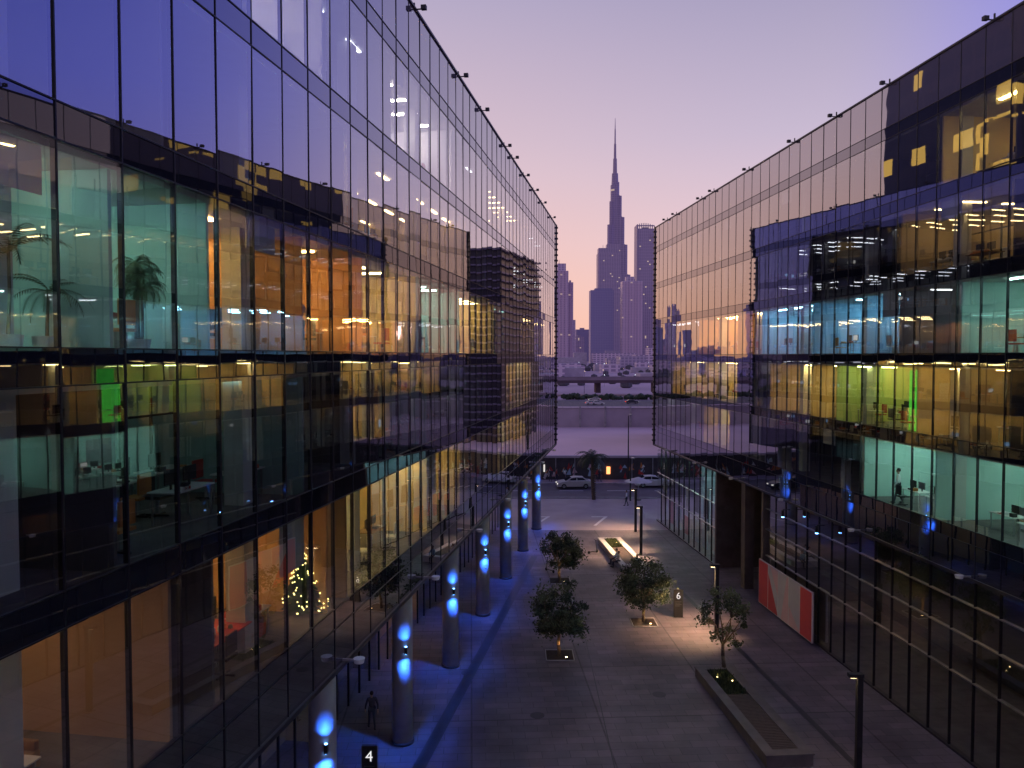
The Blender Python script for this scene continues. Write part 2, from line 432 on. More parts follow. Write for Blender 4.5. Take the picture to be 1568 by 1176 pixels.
for i in range(12):
    q=ru(yB+1,79); dd=ru(1,3); rli.box(q,q+.9,dd,dd+.2,7.6,7.64,LITM['teal'],TR)
for i in range(7):
    q=yB+1+i*2.5; rg.box(q,q+1.5,.6,.65,.6,ru(2.2,2.9),random.choice([M_RED,M_WHITE,M_ORNG,WALLM['cyan']]),TR)
    rg.box(q,q+1.1,.6,.65,3.2,4.8,random.choice([M_WHITE,WALLM['cyan'],M_BLACK]),TR)
rg.build('ground_floor_frames',ER); rgl.build('ground_floor_glass',ER); rli.build('ground_floor_lights',ER)
for Y in (44.5,49.0):
    c=TR(Y*KR,-.35,7.2); mb=MB(); mb.cyl((c[0],c[1],6.9),(c[0],c[1],7.3),.09,.09,M_BLACK,12); mb.cyl((c[0],c[1],6.85),(c[0],c[1],6.9),.08,.08,M_BLED,12)
    mb.box((Y*KR)-.03,(Y*KR)+.03,-.35,.1,7.3,7.36,M_BLACK,TR); mb.build('blue_wall_light')
hb=MB(); M_HR=mat('hoarding_red',(0.6,0.07,0.08),0.5,var=.05); M_HP=mat('hoarding_pink',(0.68,0.45,0.47),0.5,var=.05); M_HG=mat('hoarding_grey',(0.55,0.53,0.55),0.5,var=.05)
a,b=45.4*KR,53.2*KR; n=5; w=(b-a)/n
hb.box(a,b,-.12,-.02,.15,3.15,M_HG,TR)
for i in range(n):
    q=a+i*w
    if i in(0,):   hb.face([TR(q+.05,-.126,.2),TR(q+w,-.126,.2),TR(q+w,-.126,3.1),TR(q+.05,-.126,3.1)],M_HR)
    elif i==4:   hb.face([TR(q,-.126,.2),TR(q+w-.05,-.126,.2),TR(q+w-.05,-.126,3.1),TR(q,-.126,3.1)],M_HR)
    elif i==3: hb.face([TR(q,-.126,.2),TR(q+w,-.126,.2),TR(q+w,-.126,2.6)],M_HR); hb.face([TR(q,-.126,3.1),TR(q,-.126,1.4),TR(q+w*.8,-.126,3.1)],M_HP)
    elif i==2: hb.face([TR(q,-.126,.2),TR(q+.7*w,-.126,.2),TR(q+.2*w,-.126,3.1),TR(q,-.126,3.1)],M_HP)
    else: hb.face([TR(q,-.126,.2),TR(q+w,-.126,.2),TR(q+w,-.126,1.4)],M_HP)
    hb.box(q-.02,q+.02,-.14,-.121,.15,3.15,M_WHITE,TR)
hb.build('shop_hoarding')

# ------------------------------------------------------------------ ground
def paver_mat():
    m,N,L=new_mat('plaza_pavers')
    out=N.new('ShaderNodeOutputMaterial'); p=N.new('ShaderNodeBsdfPrincipled'); L.new(p.outputs[0],out.inputs[0])
    tc=N.new('ShaderNodeTexCoord'); mp=N.new('ShaderNodeMapping'); mp.inputs['Rotation'].default_value=(0,0,math.radians(-3))
    L.new(tc.outputs['Object'],mp.inputs[0])
    def brick(bw,rh,ms,c1,c2,mo):
        br=N.new('ShaderNodeTexBrick'); br.inputs['Scale'].default_value=1.0; br.inputs['Brick Width'].default_value=bw; br.inputs['Row Height'].default_value=rh
        br.inputs['Mortar Size'].default_value=ms; br.inputs['Color1'].default_value=c1; br.inputs['Color2'].default_value=c2; br.inputs['Mortar'].default_value=mo
        L.new(mp.outputs[0],br.inputs['Vector']); return br
    br=brick(1.2,.6,.012,(.175,.145,.17,1),(.12,.105,.125,1),(.05,.045,.05,1))
    bb=brick(6.0,6.0,.05,(1.1,1.08,1.08,1),(.86,.87,.9,1),(.55,.55,.55,1)); bb.offset=0
    nz=N.new('ShaderNodeTexNoise'); nz.inputs['Scale'].default_value=.25; nz.inputs['Detail'].default_value=7; nz.inputs['Roughness'].default_value=.65; L.new(tc.outputs['Object'],nz.inputs['Vector'])
    mr=N.new('ShaderNodeMapRange'); mr.inputs['From Min'].default_value=.3; mr.inputs['From Max'].default_value=.7; mr.inputs['To Min'].default_value=.6; mr.inputs['To Max'].default_value=1.3
    L.new(nz.outputs['Fac'],mr.inputs[0])
    mm=N.new('ShaderNodeVectorMath'); mm.operation='MULTIPLY'; L.new(br.outputs['Color'],mm.inputs[0]); L.new(bb.outputs['Color'],mm.inputs[1])
    mx=N.new('ShaderNodeVectorMath'); mx.operation='SCALE'; L.new(mm.outputs[0],mx.inputs[0]); L.new(mr.outputs[0],mx.inputs['Scale'])
    L.new(mx.outputs[0],p.inputs['Base Color'])
    mr2=N.new('ShaderNodeMapRange'); mr2.inputs['To Min'].default_value=.7; mr2.inputs['To Max'].default_value=.38; L.new(nz.outputs['Fac'],mr2.inputs[0]); L.new(mr2.outputs[0],p.inputs['Roughness'])
    bp=N.new('ShaderNodeBump'); bp.inputs['Distance'].default_value=.004; L.new(br.outputs['Fac'],bp.inputs['Height']); bp.invert=True; L.new(bp.outputs[0],p.inputs['Normal'])
    return m
M_PAV=paver_mat()
M_ASPH=mat('asphalt',(0.12,0.105,0.12),0.75,var=.2,scale=.6); M_SAND=mat('sand',(0.84,0.60,0.62),0.95,var=.12,scale=.05,bump=.3)
M_FAR=mat('far_ground',(0.52,0.38,0.44),0.95,var=.3,scale=.012)
M_KERB=mat('kerb_stone',(0.42,0.40,0.41),0.8); M_LINE=mat('road_paint',(0.78,0.76,0.77),0.6,var=.1,scale=3)
M_DRAIN=mat('drain_channel',(0.03,0.03,0.035),0.4)
def sheet(name,x0,x1,y0,y1,z,m):
    mb=MB(); mb.face([(x0,y0,z),(x1,y0,z),(x1,y1,z),(x0,y1,z)],m); return mb.build(name)
sheet('ground',-9000,9000,-3000,14000,-.02,M_FAR)
sheet('plaza_pavement',-40,55,-12,76,0.0,M_PAV)
M_ROADP=mat('forecourt_paving',(0.36,0.30,0.34),0.6,var=.12,scale=.4)
sheet('forecourt',-60,80,76,93,-.004,M_ROADP)
sheet('road',-300,400,93.3,103.5,-.012,M_ASPH)
kb=MB(); kb.box(-300,400,93.0,93.3,-.015,.12,M_KERB); kb.box(-300,400,103.5,103.8,-.015,.13,M_KERB); kb.build('kerb')
sheet('sidewalk',-300,400,103.8,106.5,.10,M_ROADP)
mk=MB()
for i in range(-30,40): mk.face([(i*6,98.3,-.008),(i*6+3,98.3,-.008),(i*6+3,98.5,-.008),(i*6,98.5,-.008)],M_LINE)
mk.build('road_markings')
mk=MB()
def strip(p,q,w,z,m,mb):
    p=Vector((*p,z));q=Vector((*q,z)); d=(q-p).normalized(); n=Vector((-d.y,d.x,0))*w/2; mb.face([p-n,q-n,q+n,p+n],m)
for cx in (2.2,8.3):
    strip((cx,78.0),(cx+1.7,82.5),.3,.006,M_LINE,mk); strip((cx+1.75,82.3),(cx+.1,82.3),.3,.010,M_LINE,mk)
mk.build('parking_bay_markings')
dr=MB(); strip((-8.5,4),(1.9,66),.55,.005,M_DRAIN,dr); dr.build('drain_channel')
dr=MB(); strip(TR(6,-4.55,0)[:2],TR(60,-4.55,0)[:2],.3,.005,M_DRAIN,dr); strip((4.0,12),(4.6,62),.05,.005,M_DRAIN,dr); dr.build('drain_channel')
mh=MB()
for x,y in((1.2,36.5),(6.2,54.0),(7.4,38.8),(-2.4,41.5)):
    mh.cyl((x,y,.001),(x,y,.006),.34,.34,M_TRIM,24)
mh.build('manhole_covers')
sheet('sand_lot',-260,360,107.5,186,.06,M_SAND)
M_HOARD=mat('dark_hoarding',(0.06,0.055,0.06),0.6); M_CONC=mat('precast_concrete',(0.55,0.48,0.54),0.8,var=.12,scale=.3)
hw=MB(); hw.box(-120,160,106.6,106.9,0.1,3.1,M_HOARD)
hw.box(-120,160,106.5,107.0,3.1,3.4,M_CONC)
cols=[M_RED,M_ORNG,M_WHITE,WALLM['cyan'],WALLM['teal'],M_HP]
random.seed(3)
x=-20
while x<40:
    for j in range(8):
        a=x+ru(0,1.8); z=ru(.3,2.0); hw.face([(a,106.59-.002*j,z),(a+ru(.2,.9),106.59-.002*j,z+ru(-.3,.3)),(a+ru(.1,.6),106.59-.002*j,z+ru(.4,1.0))],random.choice(cols))
    hw.box(x+2.0,x+2.12,106.5,106.6,.1,3.1,M_STEEL); x+=ru(2.4,4.5)
hw.box(12.9,13.4,106.4,106.5,.9,1.9,emat('booth_lantern',(1,.35,.12),2.5)); hw.box(4.3,4.5,106.4,106.5,1.2,2.2,M_SCRW)
hw.build('mural_wall')
bw=MB(); bw.box(-260,360,186,186.4,0,4.6,M_CONC)
x=-260
while x<360: bw.box(x,x+.4,185.7,186.6,0,4.9,M_KERB); x+=6
bw.box(-260,360,185.8,186.6,4.6,4.75,M_KERB)
x=-100
while x<160: bw.box(x,x+.05,186.15,186.2,4.75,5.9,M_STEEL); x+=2
bw.box(-100,160,186.15,186.2,5.85,5.9,M_STEEL); bw.build('boundary_wall')
sheet('verge',-400,500,187,262,.02,M_SAND)
sheet('highway',-1200,1400,262,300,.03,M_ASPH)
ov=MB(); M_OV=mat('overpass_concrete',(0.13,0.09,0.11),0.8,var=.2,scale=.1); M_OVP=mat('overpass_parapet',(0.32,0.25,0.30),0.8,var=.15,scale=.2)
for i in range(-30,34):
    def Tt(x,y,z): return (x,y+.03*x+.00006*x*x,z+1.2*math.exp(-((x-60)/120)**2))
    ov.box(i*25,(i+1)*25-.02,330,346,4.4,5.6,M_OV,Tt); ov.box(i*25,(i+1)*25-.02,330,330.3,5.6,6.7,M_OVP,Tt); ov.box(i*25,(i+1)*25-.02,345.7,346,5.6,6.7,M_OVP,Tt)
    ov.box(i*25+11,i*25+13,334,342,0,4.4,M_OV,Tt)
ov.build('overpass')
hd=MB(); random.seed(9)
for i in range(1500):
    x=ru(-300,420); y=ru(303,308); hd.sphere((x,y,ru(.3,1.6)),ru(.7,1.8),.9,ru(.6,1.3),M_LEAF1,5,3)
hd.build('hedge')

# ------------------------------------------------------------------ trees
def tree(name,x,y,z,h,w,seed,nleaf=140,ncl=48,lc=.60):
    random.seed(seed); E=empty(name,(x,y,z))
    tb=MB(); top=Vector((ru(-.15,.15),ru(-.15,.15),h*.30)); m1=Vector((ru(-.08,.08),ru(-.08,.08),h*.15))
    tb.cyl((0,0,0),m1,.11,.095,M_BARK,10); tb.cyl(m1,top,.095,.08,M_BARK,10)
    cl=[]
    for i in range(ncl):
        while True:
            p=Vector((ru(-1,1),ru(-1,1),ru(-1,1)))
            if .3<p.length<1.12: break
        cl.append((Vector((p.x*w*.48*(1.0 if p.z<.3 else .8),p.y*w*.46,h*lc+p.z*h*.35)),ru(.12,.32)*w/3))
    limbs=[Vector((math.cos(a)*w*.22,math.sin(a)*w*.22,h*ru(.48,.66))) for a in [ru(0,1)+k*1.26 for k in range(5)]]
    for l in limbs:
        md=top.lerp(l,.5)+Vector((ru(-.1,.1),ru(-.1,.1),-.08)); tb.cyl(top,md,.055,.042,M_BARK,8); tb.cyl(md,l,.042,.028,M_BARK,8)
    for c,r in cl:
        l=min(limbs,key=lambda q:(q-c).length); tb.cyl(l,c,.022,.008,M_BARK,5)
    tb.build('trunk',E,smooth=True)
    lf=MB()
    for c,r in cl:
        mm=M_LEAF2 if (rnd()<.35 or c.z>h*.75 and rnd()<.5) else M_LEAF1
        for i in range(int(nleaf*ru(.4,1.1))):
            d=Vector((random.gauss(0,1),random.gauss(0,1),random.gauss(0,.8)))*r*.85; p=c+d
            u=Vector((ru(-1,1),ru(-1,1),ru(-1,1))).normalized(); v=u.orthogonal().normalized(); s=ru(.06,.12)
            lf.face([p-u*s,p+v*s*.5,p+u*s,p-v*s*.5],mm)
    lf.build('foliage',E)
    return E
M_SOIL=mat('soil',(0.09,0.065,0.05),0.95,scale=6); M_UPL=emat('uplight_lens',(1.0,0.72,0.3),14)
def tree_pit(x,y):
    mb=MB(); mb.box(x-.75,x+.75,y-.75,y+.75,.004,.03,M_SOIL); mb.box(x-.8,x+.8,y-.8,y-.75,.003,.06,M_KERB); mb.box(x-.8,x+.8,y+.75,y+.8,.003,.06,M_KERB)
    mb.box(x-.8,x-.75,y-.75,y+.75,.003,.06,M_KERB); mb.box(x+.75,x+.8,y-.75,y+.75,.003,.06,M_KERB)
    mb.cyl((x+.35,y-.55,.03),(x+.35,y-.55,.13),.07,.08,M_BLACK,12); mb.cyl((x+.35,y-.55,.13),(x+.35,y-.55,.14),.06,.06,M_UPL,12)
    mb.build('tree_pit')
    spot('tree_uplight',(x+.35,y-.55,.2),(x,y,1.2),60,(1,.5,.16),90,.9,.05)
for i,(x,y,h,w) in enumerate([(2.7,43.9,4.2,3.5),(3.6,58.6,3.9,3.1),(8.4,49.4,4.1,3.3)]):
    tree('ficus_tree',x,y,.02,h,w,40+i); tree_pit(x,y)
tree('ficus_tree',11.25,41.0,.5,4.1,2.4,51,62,32,.66)
random.seed(8); E=empty('palm_tree',(9.7,92.3,0)); mb=MB()
frond_plant(mb,(0,0,0),5.0,38,2.6,.5,(M_LEAF1,M_LEAF1,M_LEAF2),.24,1.15)
for k in range(17): mb.cyl((0,0,.3+k*.26),(0,0,.42+k*.26),.27,.23,M_BARK,10)
mb.build('palm',E)
# ------------------------------------------------------------------ planters
M_PL=mat('planter_stone',(0.13,0.11,0.115),0.6); M_PLW=mat('pale_stone',(0.62,0.58,0.58),0.6,var=.1)
def planter(s0,s1,d0,d1,m,cap,h,seed):
    random.seed(seed); E=empty('planter_bench'); mb=MB()
    mb.box(s0,s1,d0,d0+.4,0.003,h,m,TR); mb.box(s0,s1,d1-.4,d1,0.003,h,m,TR); mb.box(s0,s0+.4,d0+.4,d1-.4,0.003,h,m,TR); mb.box(s1-.4,s1,d0+.4,d1-.4,0.003,h,m,TR)
    mb.box(s0-.04,s1+.04,d0-.04,d0+.44,h,h+.07,cap,TR); mb.box(s0-.04,s1+.04,d1-.44,d1+.04,h,h+.07,cap,TR)
    mb.box(s0-.04,s0+.44,d0+.44,d1-.44,h,h+.07,cap,TR); mb.box(s1-.44,s1+.04,d0+.44,d1-.44,h,h+.07,cap,TR)
    mb.box(s0+.4,s1-.4,d0+.4,d1-.4,.003,h-.06,M_SOIL,TR)
    q=s0+.5
    while q<s1-3.6: mb.box(q,q+.11,d0+.44,d1-.44,h-.02,h+.03,M_DECK,TR); q+=.14
    mb.build('planter_walls',E)
    g=MB()
    for i in range(int((s1-s0)*170)):
        p=Vector(TR(ru(s1-3.2,s1-.5),ru(d0+.5,d1-.5),h-.06)); a=ru(0,6.28); u=Vector((math.cos(a),math.sin(a),0))
        hh=ru(.08,.3); g.face([p-u*.04,p+u*.04,p+u*ru(-.1,.1)+Vector((ru(-.1,.1),ru(-.1,.1),hh))],random.choice([M_LEAF1,M_LEAF2]))
    g.build('ground_cover',E)
    for q,dq in ((s1-1.4,d0+.7),(s1-1.9,d1-.7)):
        c=TR(q,dq,h-.06); u=MB(); u.cyl(c,(c[0],c[1],c[2]+.12),.06,.07,M_BLACK,10); u.cyl((c[0],c[1],c[2]+.12),(c[0],c[1],c[2]+.13),.055,.055,M_UPL,10); u.build('uplight',E)
        spot('planter_uplight',(c[0],c[1],c[2]+.2),(c[0]+.1,c[1]+.3,c[2]+3),45,(1,.75,.2),120,.9,.05)
planter(32.6,41.9,-8.3,-6.3,M_PL,M_PL,.45,1)
planter(62.0,71.5,-7.7,-5.7,M_PLW,M_PLW,.45,2)
# ------------------------------------------------------------------ lamps
M_LAMPW=emat('lamp_lens_warm',(1.0,0.72,0.38),18)
def plaza_lamp(Y,power,d=-4.85):
    c=TR(Y*KR,d,0); E=empty('street_lamp',(c[0],c[1],0)); mb=MB()
    mb.box(-.11,.11,-.11,.11,.03,4.05,M_BLACK); mb.box(-.2,.2,-.2,.2,.004,.03,M_TRIM); mb.box(-.45,.13,-.13,.13,4.05,4.2,M_BLACK); mb.box(-.4,-.16,-.09,.09,4.03,4.047,M_LAMPW)
    mb.box(-.112,.112,-.115,-.112,1.2,1.5,M_TRIM)
    mb.build('post',E,bevel=.008)
    spot('lamp_light',(-.28,0,3.98),(-1.6,0.6,0),power,(1.0,.62,.32),112,.9,.1,E)
plaza_lamp(31.6,40); plaza_lamp(48.2,2500); plaza_lamp(66.9,3400); plaza_lamp(75.5,1500,-3.2)
def road_lamp(x,y,h,m=True,pw=0):
    E=empty('street_lamp',(x,y,0)); mb=MB(); mb.cyl((0,0,0),(0,0,h),.11,.06,M_BLACK,10); mb.cyl((0,0,h),(0,-1.4,h+.25),.05,.04,M_BLACK,8); mb.box(-.16,.16,-2.1,-1.3,h+.2,h+.32,M_STEEL)
    mb.box(-.12,.12,-2.0,-1.4,h+.18,h+.197,M_LAMPW if m else M_STEEL); mb.build('pole',E)
    if pw: spot('lamp_light',(0,-1.7,h+.1),(0,-1.7,0),pw,(1,.75,.45),130,.6,.1,E)
road_lamp(15.6,104.7,9.0,False); road_lamp(-16,104.7,9,False); road_lamp(13.9,91.5,5.0,False)
random.seed(12)
for i in range(26): road_lamp(-180+i*27+ru(-4,4),random.choice([301,352,420,560]),10)

# ------------------------------------------------------------------ totems
def totem(x,y,num):
    E=empty('wayfinding_sign',(x,y,0)); mb=MB(); mb.box(-.3,.3,-.08,.08,.03,1.85,M_BLACK); mb.box(-.36,.36,-.14,.14,.004,.03,M_TRIM); mb.build('panel',E,bevel=.01)
    cu=bpy.data.curves.new('number','FONT'); cu.body=num; cu.size=.6; cu.align_x='CENTER'; cu.extrude=.003; cu.materials.append(emat('sign_digit',(1,1,1),.8))
    o=bpy.data.objects.new('number',cu); scene.collection.objects.link(o); o.location=(0,-.086,1.25); o.rotation_euler=(math.pi/2,0,0); o.parent=E
    t=MB()
    for k in range(4): t.box(-.2,.2-.08*(k%2),-.087,-.083,1.05-k*.09,1.06-k*.09,M_STEEL)
    t.build('text_lines',E)
totem(10.8,50.4,'6'); totem(-5.55,30.0,'4')

# ------------------------------------------------------------------ car
M_GLSC=mat('car_window',(0.02,0.022,0.028),0.08); M_TYRE=mat('tyre',(0.02,0.02,0.02),0.8); M_TAIL=emat('tail_light',(1,.05,.02),3); M_HEAD=emat('head_light',(1,.95,.85),1.5)
def car(x,y,rot,paint,z=-.012,s=1.0,tail=False):
    E=empty('parked_car',(x,y,z),rot); E.scale=(s,s,s)
    b=MB(); k=None
    prof=[(-2.3,.32),(-2.33,.62),(-2.22,.92),(-1.7,1.0),(-.95,1.03),(.75,1.0),(1.6,.90),(2.15,.74),(2.3,.52),(2.27,.30)]
    sec=[(-.90,.0,.97),(-.82,.06,1.0),(.82,.06,1.0),(.90,.0,.97)]
    rows=[]
    for yy,dz,sc in sec:
        rows.append([(px*sc,yy,pz+(dz if pz>.7 else 0)-(0.0)) for px,pz in prof])
    n=len(prof)
    for a in range(3):
        for i in range(n):
            j=(i+1)%n; b.face([rows[a][i],rows[a][j],rows[a+1][j],rows[a+1][i]],paint)
    b.face(rows[0][::-1],paint); b.face(rows[3],paint)
    lo=[(-1.85,1.04),(-1.15,1.45),(-.2,1.50),(.45,1.42),(1.2,1.02)]
    wd=[.80,.62,.60,.62,.78]
    for i in range(4):
        (x0,z0),(x1,z1)=lo[i],lo[i+1]; w0,w1=wd[i],wd[i+1]
        b.face([(x0,-w0,z0),(x1,-w1,z1),(x1,w1,z1),(x0,w0,z0)],M_GLSC if i in(0,3) else paint)
    for sg in(-1,1):
        P=[(px,sg*w,pz) for (px,pz),w in zip(lo,wd)]
        b.face(P,paint)
        q=lambda xx,zz:(xx,sg*(.80-(zz-1.04)*.42+.012),zz)
        b.face([q(-1.45,1.08),q(-.3,1.08),q(-.3,1.42),q(-1.05,1.38)],M_GLSC); b.face([q(-.22,1.08),q(.85,1.08),q(.4,1.36),q(-.22,1.42)],M_GLSC)
        b.box(.6,.78,sg*.92-.08,sg*.92+.08,1.0,1.12,paint)
    for wx in(-1.4,1.42):
        for sg in(-1,1):
            b.cyl((wx,sg*.70,.33),(wx,sg*.915,.33),.33,.33,M_TYRE,20); b.cyl((wx,sg*.90,.33),(wx,sg*.922,.33),.21,.20,M_STEEL,14)
    for sg in(-1,1):
        b.box(2.16,2.26,sg*.68-.16,sg*.68+.16,.58,.72,M_HEAD); b.box(-2.33,-2.24,sg*.7-.15,sg*.7+.15,.68,.84,M_TAIL if tail else M_RED)
    b.build('body',E)
M_SIL=mat('silver_paint',(0.62,0.60,0.56),0.3,.2,var=.03); M_WPAINT=mat('white_paint',(0.7,0.7,0.7),0.3,var=.03); M_DPAINT=mat('dark_paint',(0.04,0.045,0.06),0.25,var=.03)
car(8.0,100.6,math.radians(184),M_SIL); car(18.3,101.5,math.radians(0),M_WPAINT,tail=True); car(-9,96.5,0,M_DPAINT)
random.seed(31)
for i in range(12): car(ru(-20,120),ru(266,296),0 if i%2 else math.pi,random.choice([M_SIL,M_WPAINT,M_DPAINT]),z=.035,tail=True)

mb=MB()
c=(14.9,92.0,0)
mb.cyl((0,0,0),(0,0,2.5),.04,.03,M_STEEL,8); mb.cyl((0,0,0),(0,0,.1),.4,.35,M_TRIM,14)
for i in range(8):
    a,b=2*math.pi*i/8,2*math.pi*(i+1)/8; mb.face([(0,0,2.75),(1.7*math.cos(a),1.7*math.sin(a),2.2),(1.7*math.cos(b),1.7*math.sin(b),2.2)],M_PLW)
    mb.cyl((0,0,2.7),(1.7*math.cos(a),1.7*math.sin(a),2.19),.012,.01,M_STEEL,5)
mb.build('parasol',loc=c)

# ------------------------------------------------------------------ people
M_SKIN=mat('skin',(0.42,0.26,0.19),0.5,var=.05); M_HAIR=mat('hair',(0.02,0.015,0.012),0.6); M_JEAN=mat('trousers',(0.05,0.055,0.08),0.8); M_SHIRT=[mat('shirt_blue',(0.25,0.38,0.5),0.8),mat('shirt_white',(0.6,0.6,0.62),0.8),mat('shirt_dark',(0.06,0.06,0.08),0.8),mat('shirt_red',(0.4,0.08,0.07),0.8)]
def skin(name,verts,edges,rad,m,E,root=0):
    me=bpy.data.meshes.new(name); me.from_pydata(verts,edges,[]); me.materials.append(m)
    o=bpy.data.objects.new(name,me); scene.collection.objects.link(o); o.parent=E
    md=o.modifiers.new('skin','SKIN'); md.use_smooth_shade=True
    sv=me.skin_vertices[0].data
    for i,r in enumerate(rad): sv[i].radius=(r,r) if not isinstance(r,tuple) else r; sv[i].use_root=(i==root)
    s=o.modifiers.new('sub','SUBSURF'); s.levels=1; s.render_levels=1
def person(x,y,z,rot,pose,shirt):
    E=empty('person',(x,y,z),rot)
    if pose=='sit':
        hip=.50; knee=[(-.1,.44,.47),(.1,.44,.47)]; foot=[(-.11,.44,.08),(.11,.5,.08)]; dz=-.42; hand=[(-.16,.34,.58),(.16,.36,.58)]; elb=[(-.25,.06,.72),(.25,.06,.72)]
    else:
        hip=.93; knee=[(-.1,.08,.50),(.1,-.02,.50)]; foot=[(-.11,.16,.08),(.11,-.2,.09)]; dz=0; hand=[(-.26,.18,.82),(.27,-.06,.80)]; elb=[(-.27,.0,1.10),(.27,-.05,1.10)]
    sh=1.42+dz
    V=[(0,0,hip),(-.09,.01,hip-.03),(.09,.01,hip-.03),knee[0],knee[1],(foot[0][0],foot[0][1],foot[0][2]),(foot[1][0],foot[1][1],foot[1][2])]
    skin('trousers',V,[(0,1),(0,2),(1,3),(2,4),(3,5),(4,6)],[.13,.10,.10,.062,.062,.045,.045],M_JEAN,E)
    V=[(0,0,hip+.02),(0,.01,hip+.25),(0,0,sh-.06),(-.17,0,sh-.02),(.17,0,sh-.02),elb[0],elb[1],tuple(Vector(elb[0]).lerp(Vector(hand[0]),.75)),tuple(Vector(elb[1]).lerp(Vector(hand[1]),.75)),(0,0,sh+.03)]
    skin('shirt',V,[(0,1),(1,2),(2,3),(2,4),(3,5),(4,6),(5,7),(6,8),(2,9)],[(.15,.11),(.14,.10),(.17,.11),.07,.07,.045,.045,.036,.036,.06],shirt,E)
    hm=MB(); hz=sh+.20
    hm.sphere((0,.01,hz),.075,.095,.118,M_SKIN,14,10); hm.sphere((0,-.012,hz+.03),.083,.098,.105,M_HAIR,14,8)
    hm.cyl((0,0,sh+.0),(0,0,hz-.06),.05,.048,M_SKIN,10); hm.sphere((0,.108,hz-.01),.012,.018,.02,M_SKIN,6,4)
    for sg in(-1,1):
        hm.sphere((sg*.077,.0,hz-.005),.012,.02,.03,M_SKIN,6,4); hm.sphere((sg*.03,.094,hz+.012),.012,.008,.009,M_BLACK,6,4)
    hm.box(-.025,.025,.095,.104,hz-.055,hz-.048,M_RED)
    for i in(0,1):
        e=Vector(elb[i]).lerp(Vector(hand[i]),.72); h=Vector(hand[i]); d=(h-e).normalized(); sd=d.cross(Vector((1,0,0))).normalized()
        hm.cyl(e,h,.028,.03,M_SKIN,8); hm.cyl(h,h+d*.08,.032,.036,M_SKIN,8)
        for k,l in enumerate((.06,.075,.08,.07)):
            p=h+d*.08+sd*(k-1.5)*.019; q=p+d*l*.6; hm.cyl(p,q,.009,.008,M_SKIN,6); hm.cyl(q,q+d*l*.4-Vector((0,0,.012)),.008,.006,M_SKIN,6)
        p=h+d*.03+sd*.03; hm.cyl(p,p+d*.04+sd*.03,.011,.008,M_SKIN,6)
        f=foot[i]; hm.sphere((f[0],f[1]+.06,.045),.048,.13,.045,M_BLACK,10,6)
    hm.build('head_and_hands',E,smooth=True)
c=TR(64.2,-7.62,0); person(c[0],c[1],.02,math.radians(85),'sit',M_SHIRT[0])
c=TR(63.4,-7.62,0); person(c[0],c[1],.02,math.radians(95),'sit',M_SHIRT[1])
c=TR(62.2,-6.4,0); person(c[0],c[1],.02,math.radians(180),'sit',M_SHIRT[0])
person(-6.4,35.2,0.0,math.radians(20),'stand',M_SHIRT[2])
for x,y,s in((5.2,105.0,2),(6.0,105.3,3),(7.1,104.9,1),(11.8,105.2,2),(13.0,88.5,1)): person(x,y,.10 if y>100 else 0,ru(0,6),'stand',M_SHIRT[s])
for T,K,Y,d,z,r in((TL,KL,18.3,2.6,17.0,4),(TL,KL,22.0,1.0,17.0,1),(TL,KL,19.4,2.4,9.7,2),(TR,KR,35.0,2.5,13.35,3),(TR,KR,31.0,2.6,9.7,2),(TR,KR,38.6,.9,9.7,1)):
    c=T(Y*K,d,z); person(c[0],c[1],z,r,'stand',M_SHIRT[r%4])
def scooter(x,y,rot):
    mb=MB(); mb.cyl((-.45,0,.12),(-.45,.05,.12),.12,.12,M_TYRE,14); mb.cyl((.45,0,.12),(.45,.05,.12),.12,.12,M_TYRE,14)
    mb.box(-.4,.35,-.06,.1,.14,.19,M_BLACK); mb.cyl((.42,.02,.16),(.30,.02,1.1),.025,.022,M_BLACK,8); mb.cyl((.30,-.25,1.1),(.30,.27,1.1),.018,.018,M_BLACK,8)
    mb.build('kick_scooter',loc=(x,y,.003),rotz=rot)
scooter(7.0,67.0,.6); scooter(3.0,61.2,2.2)

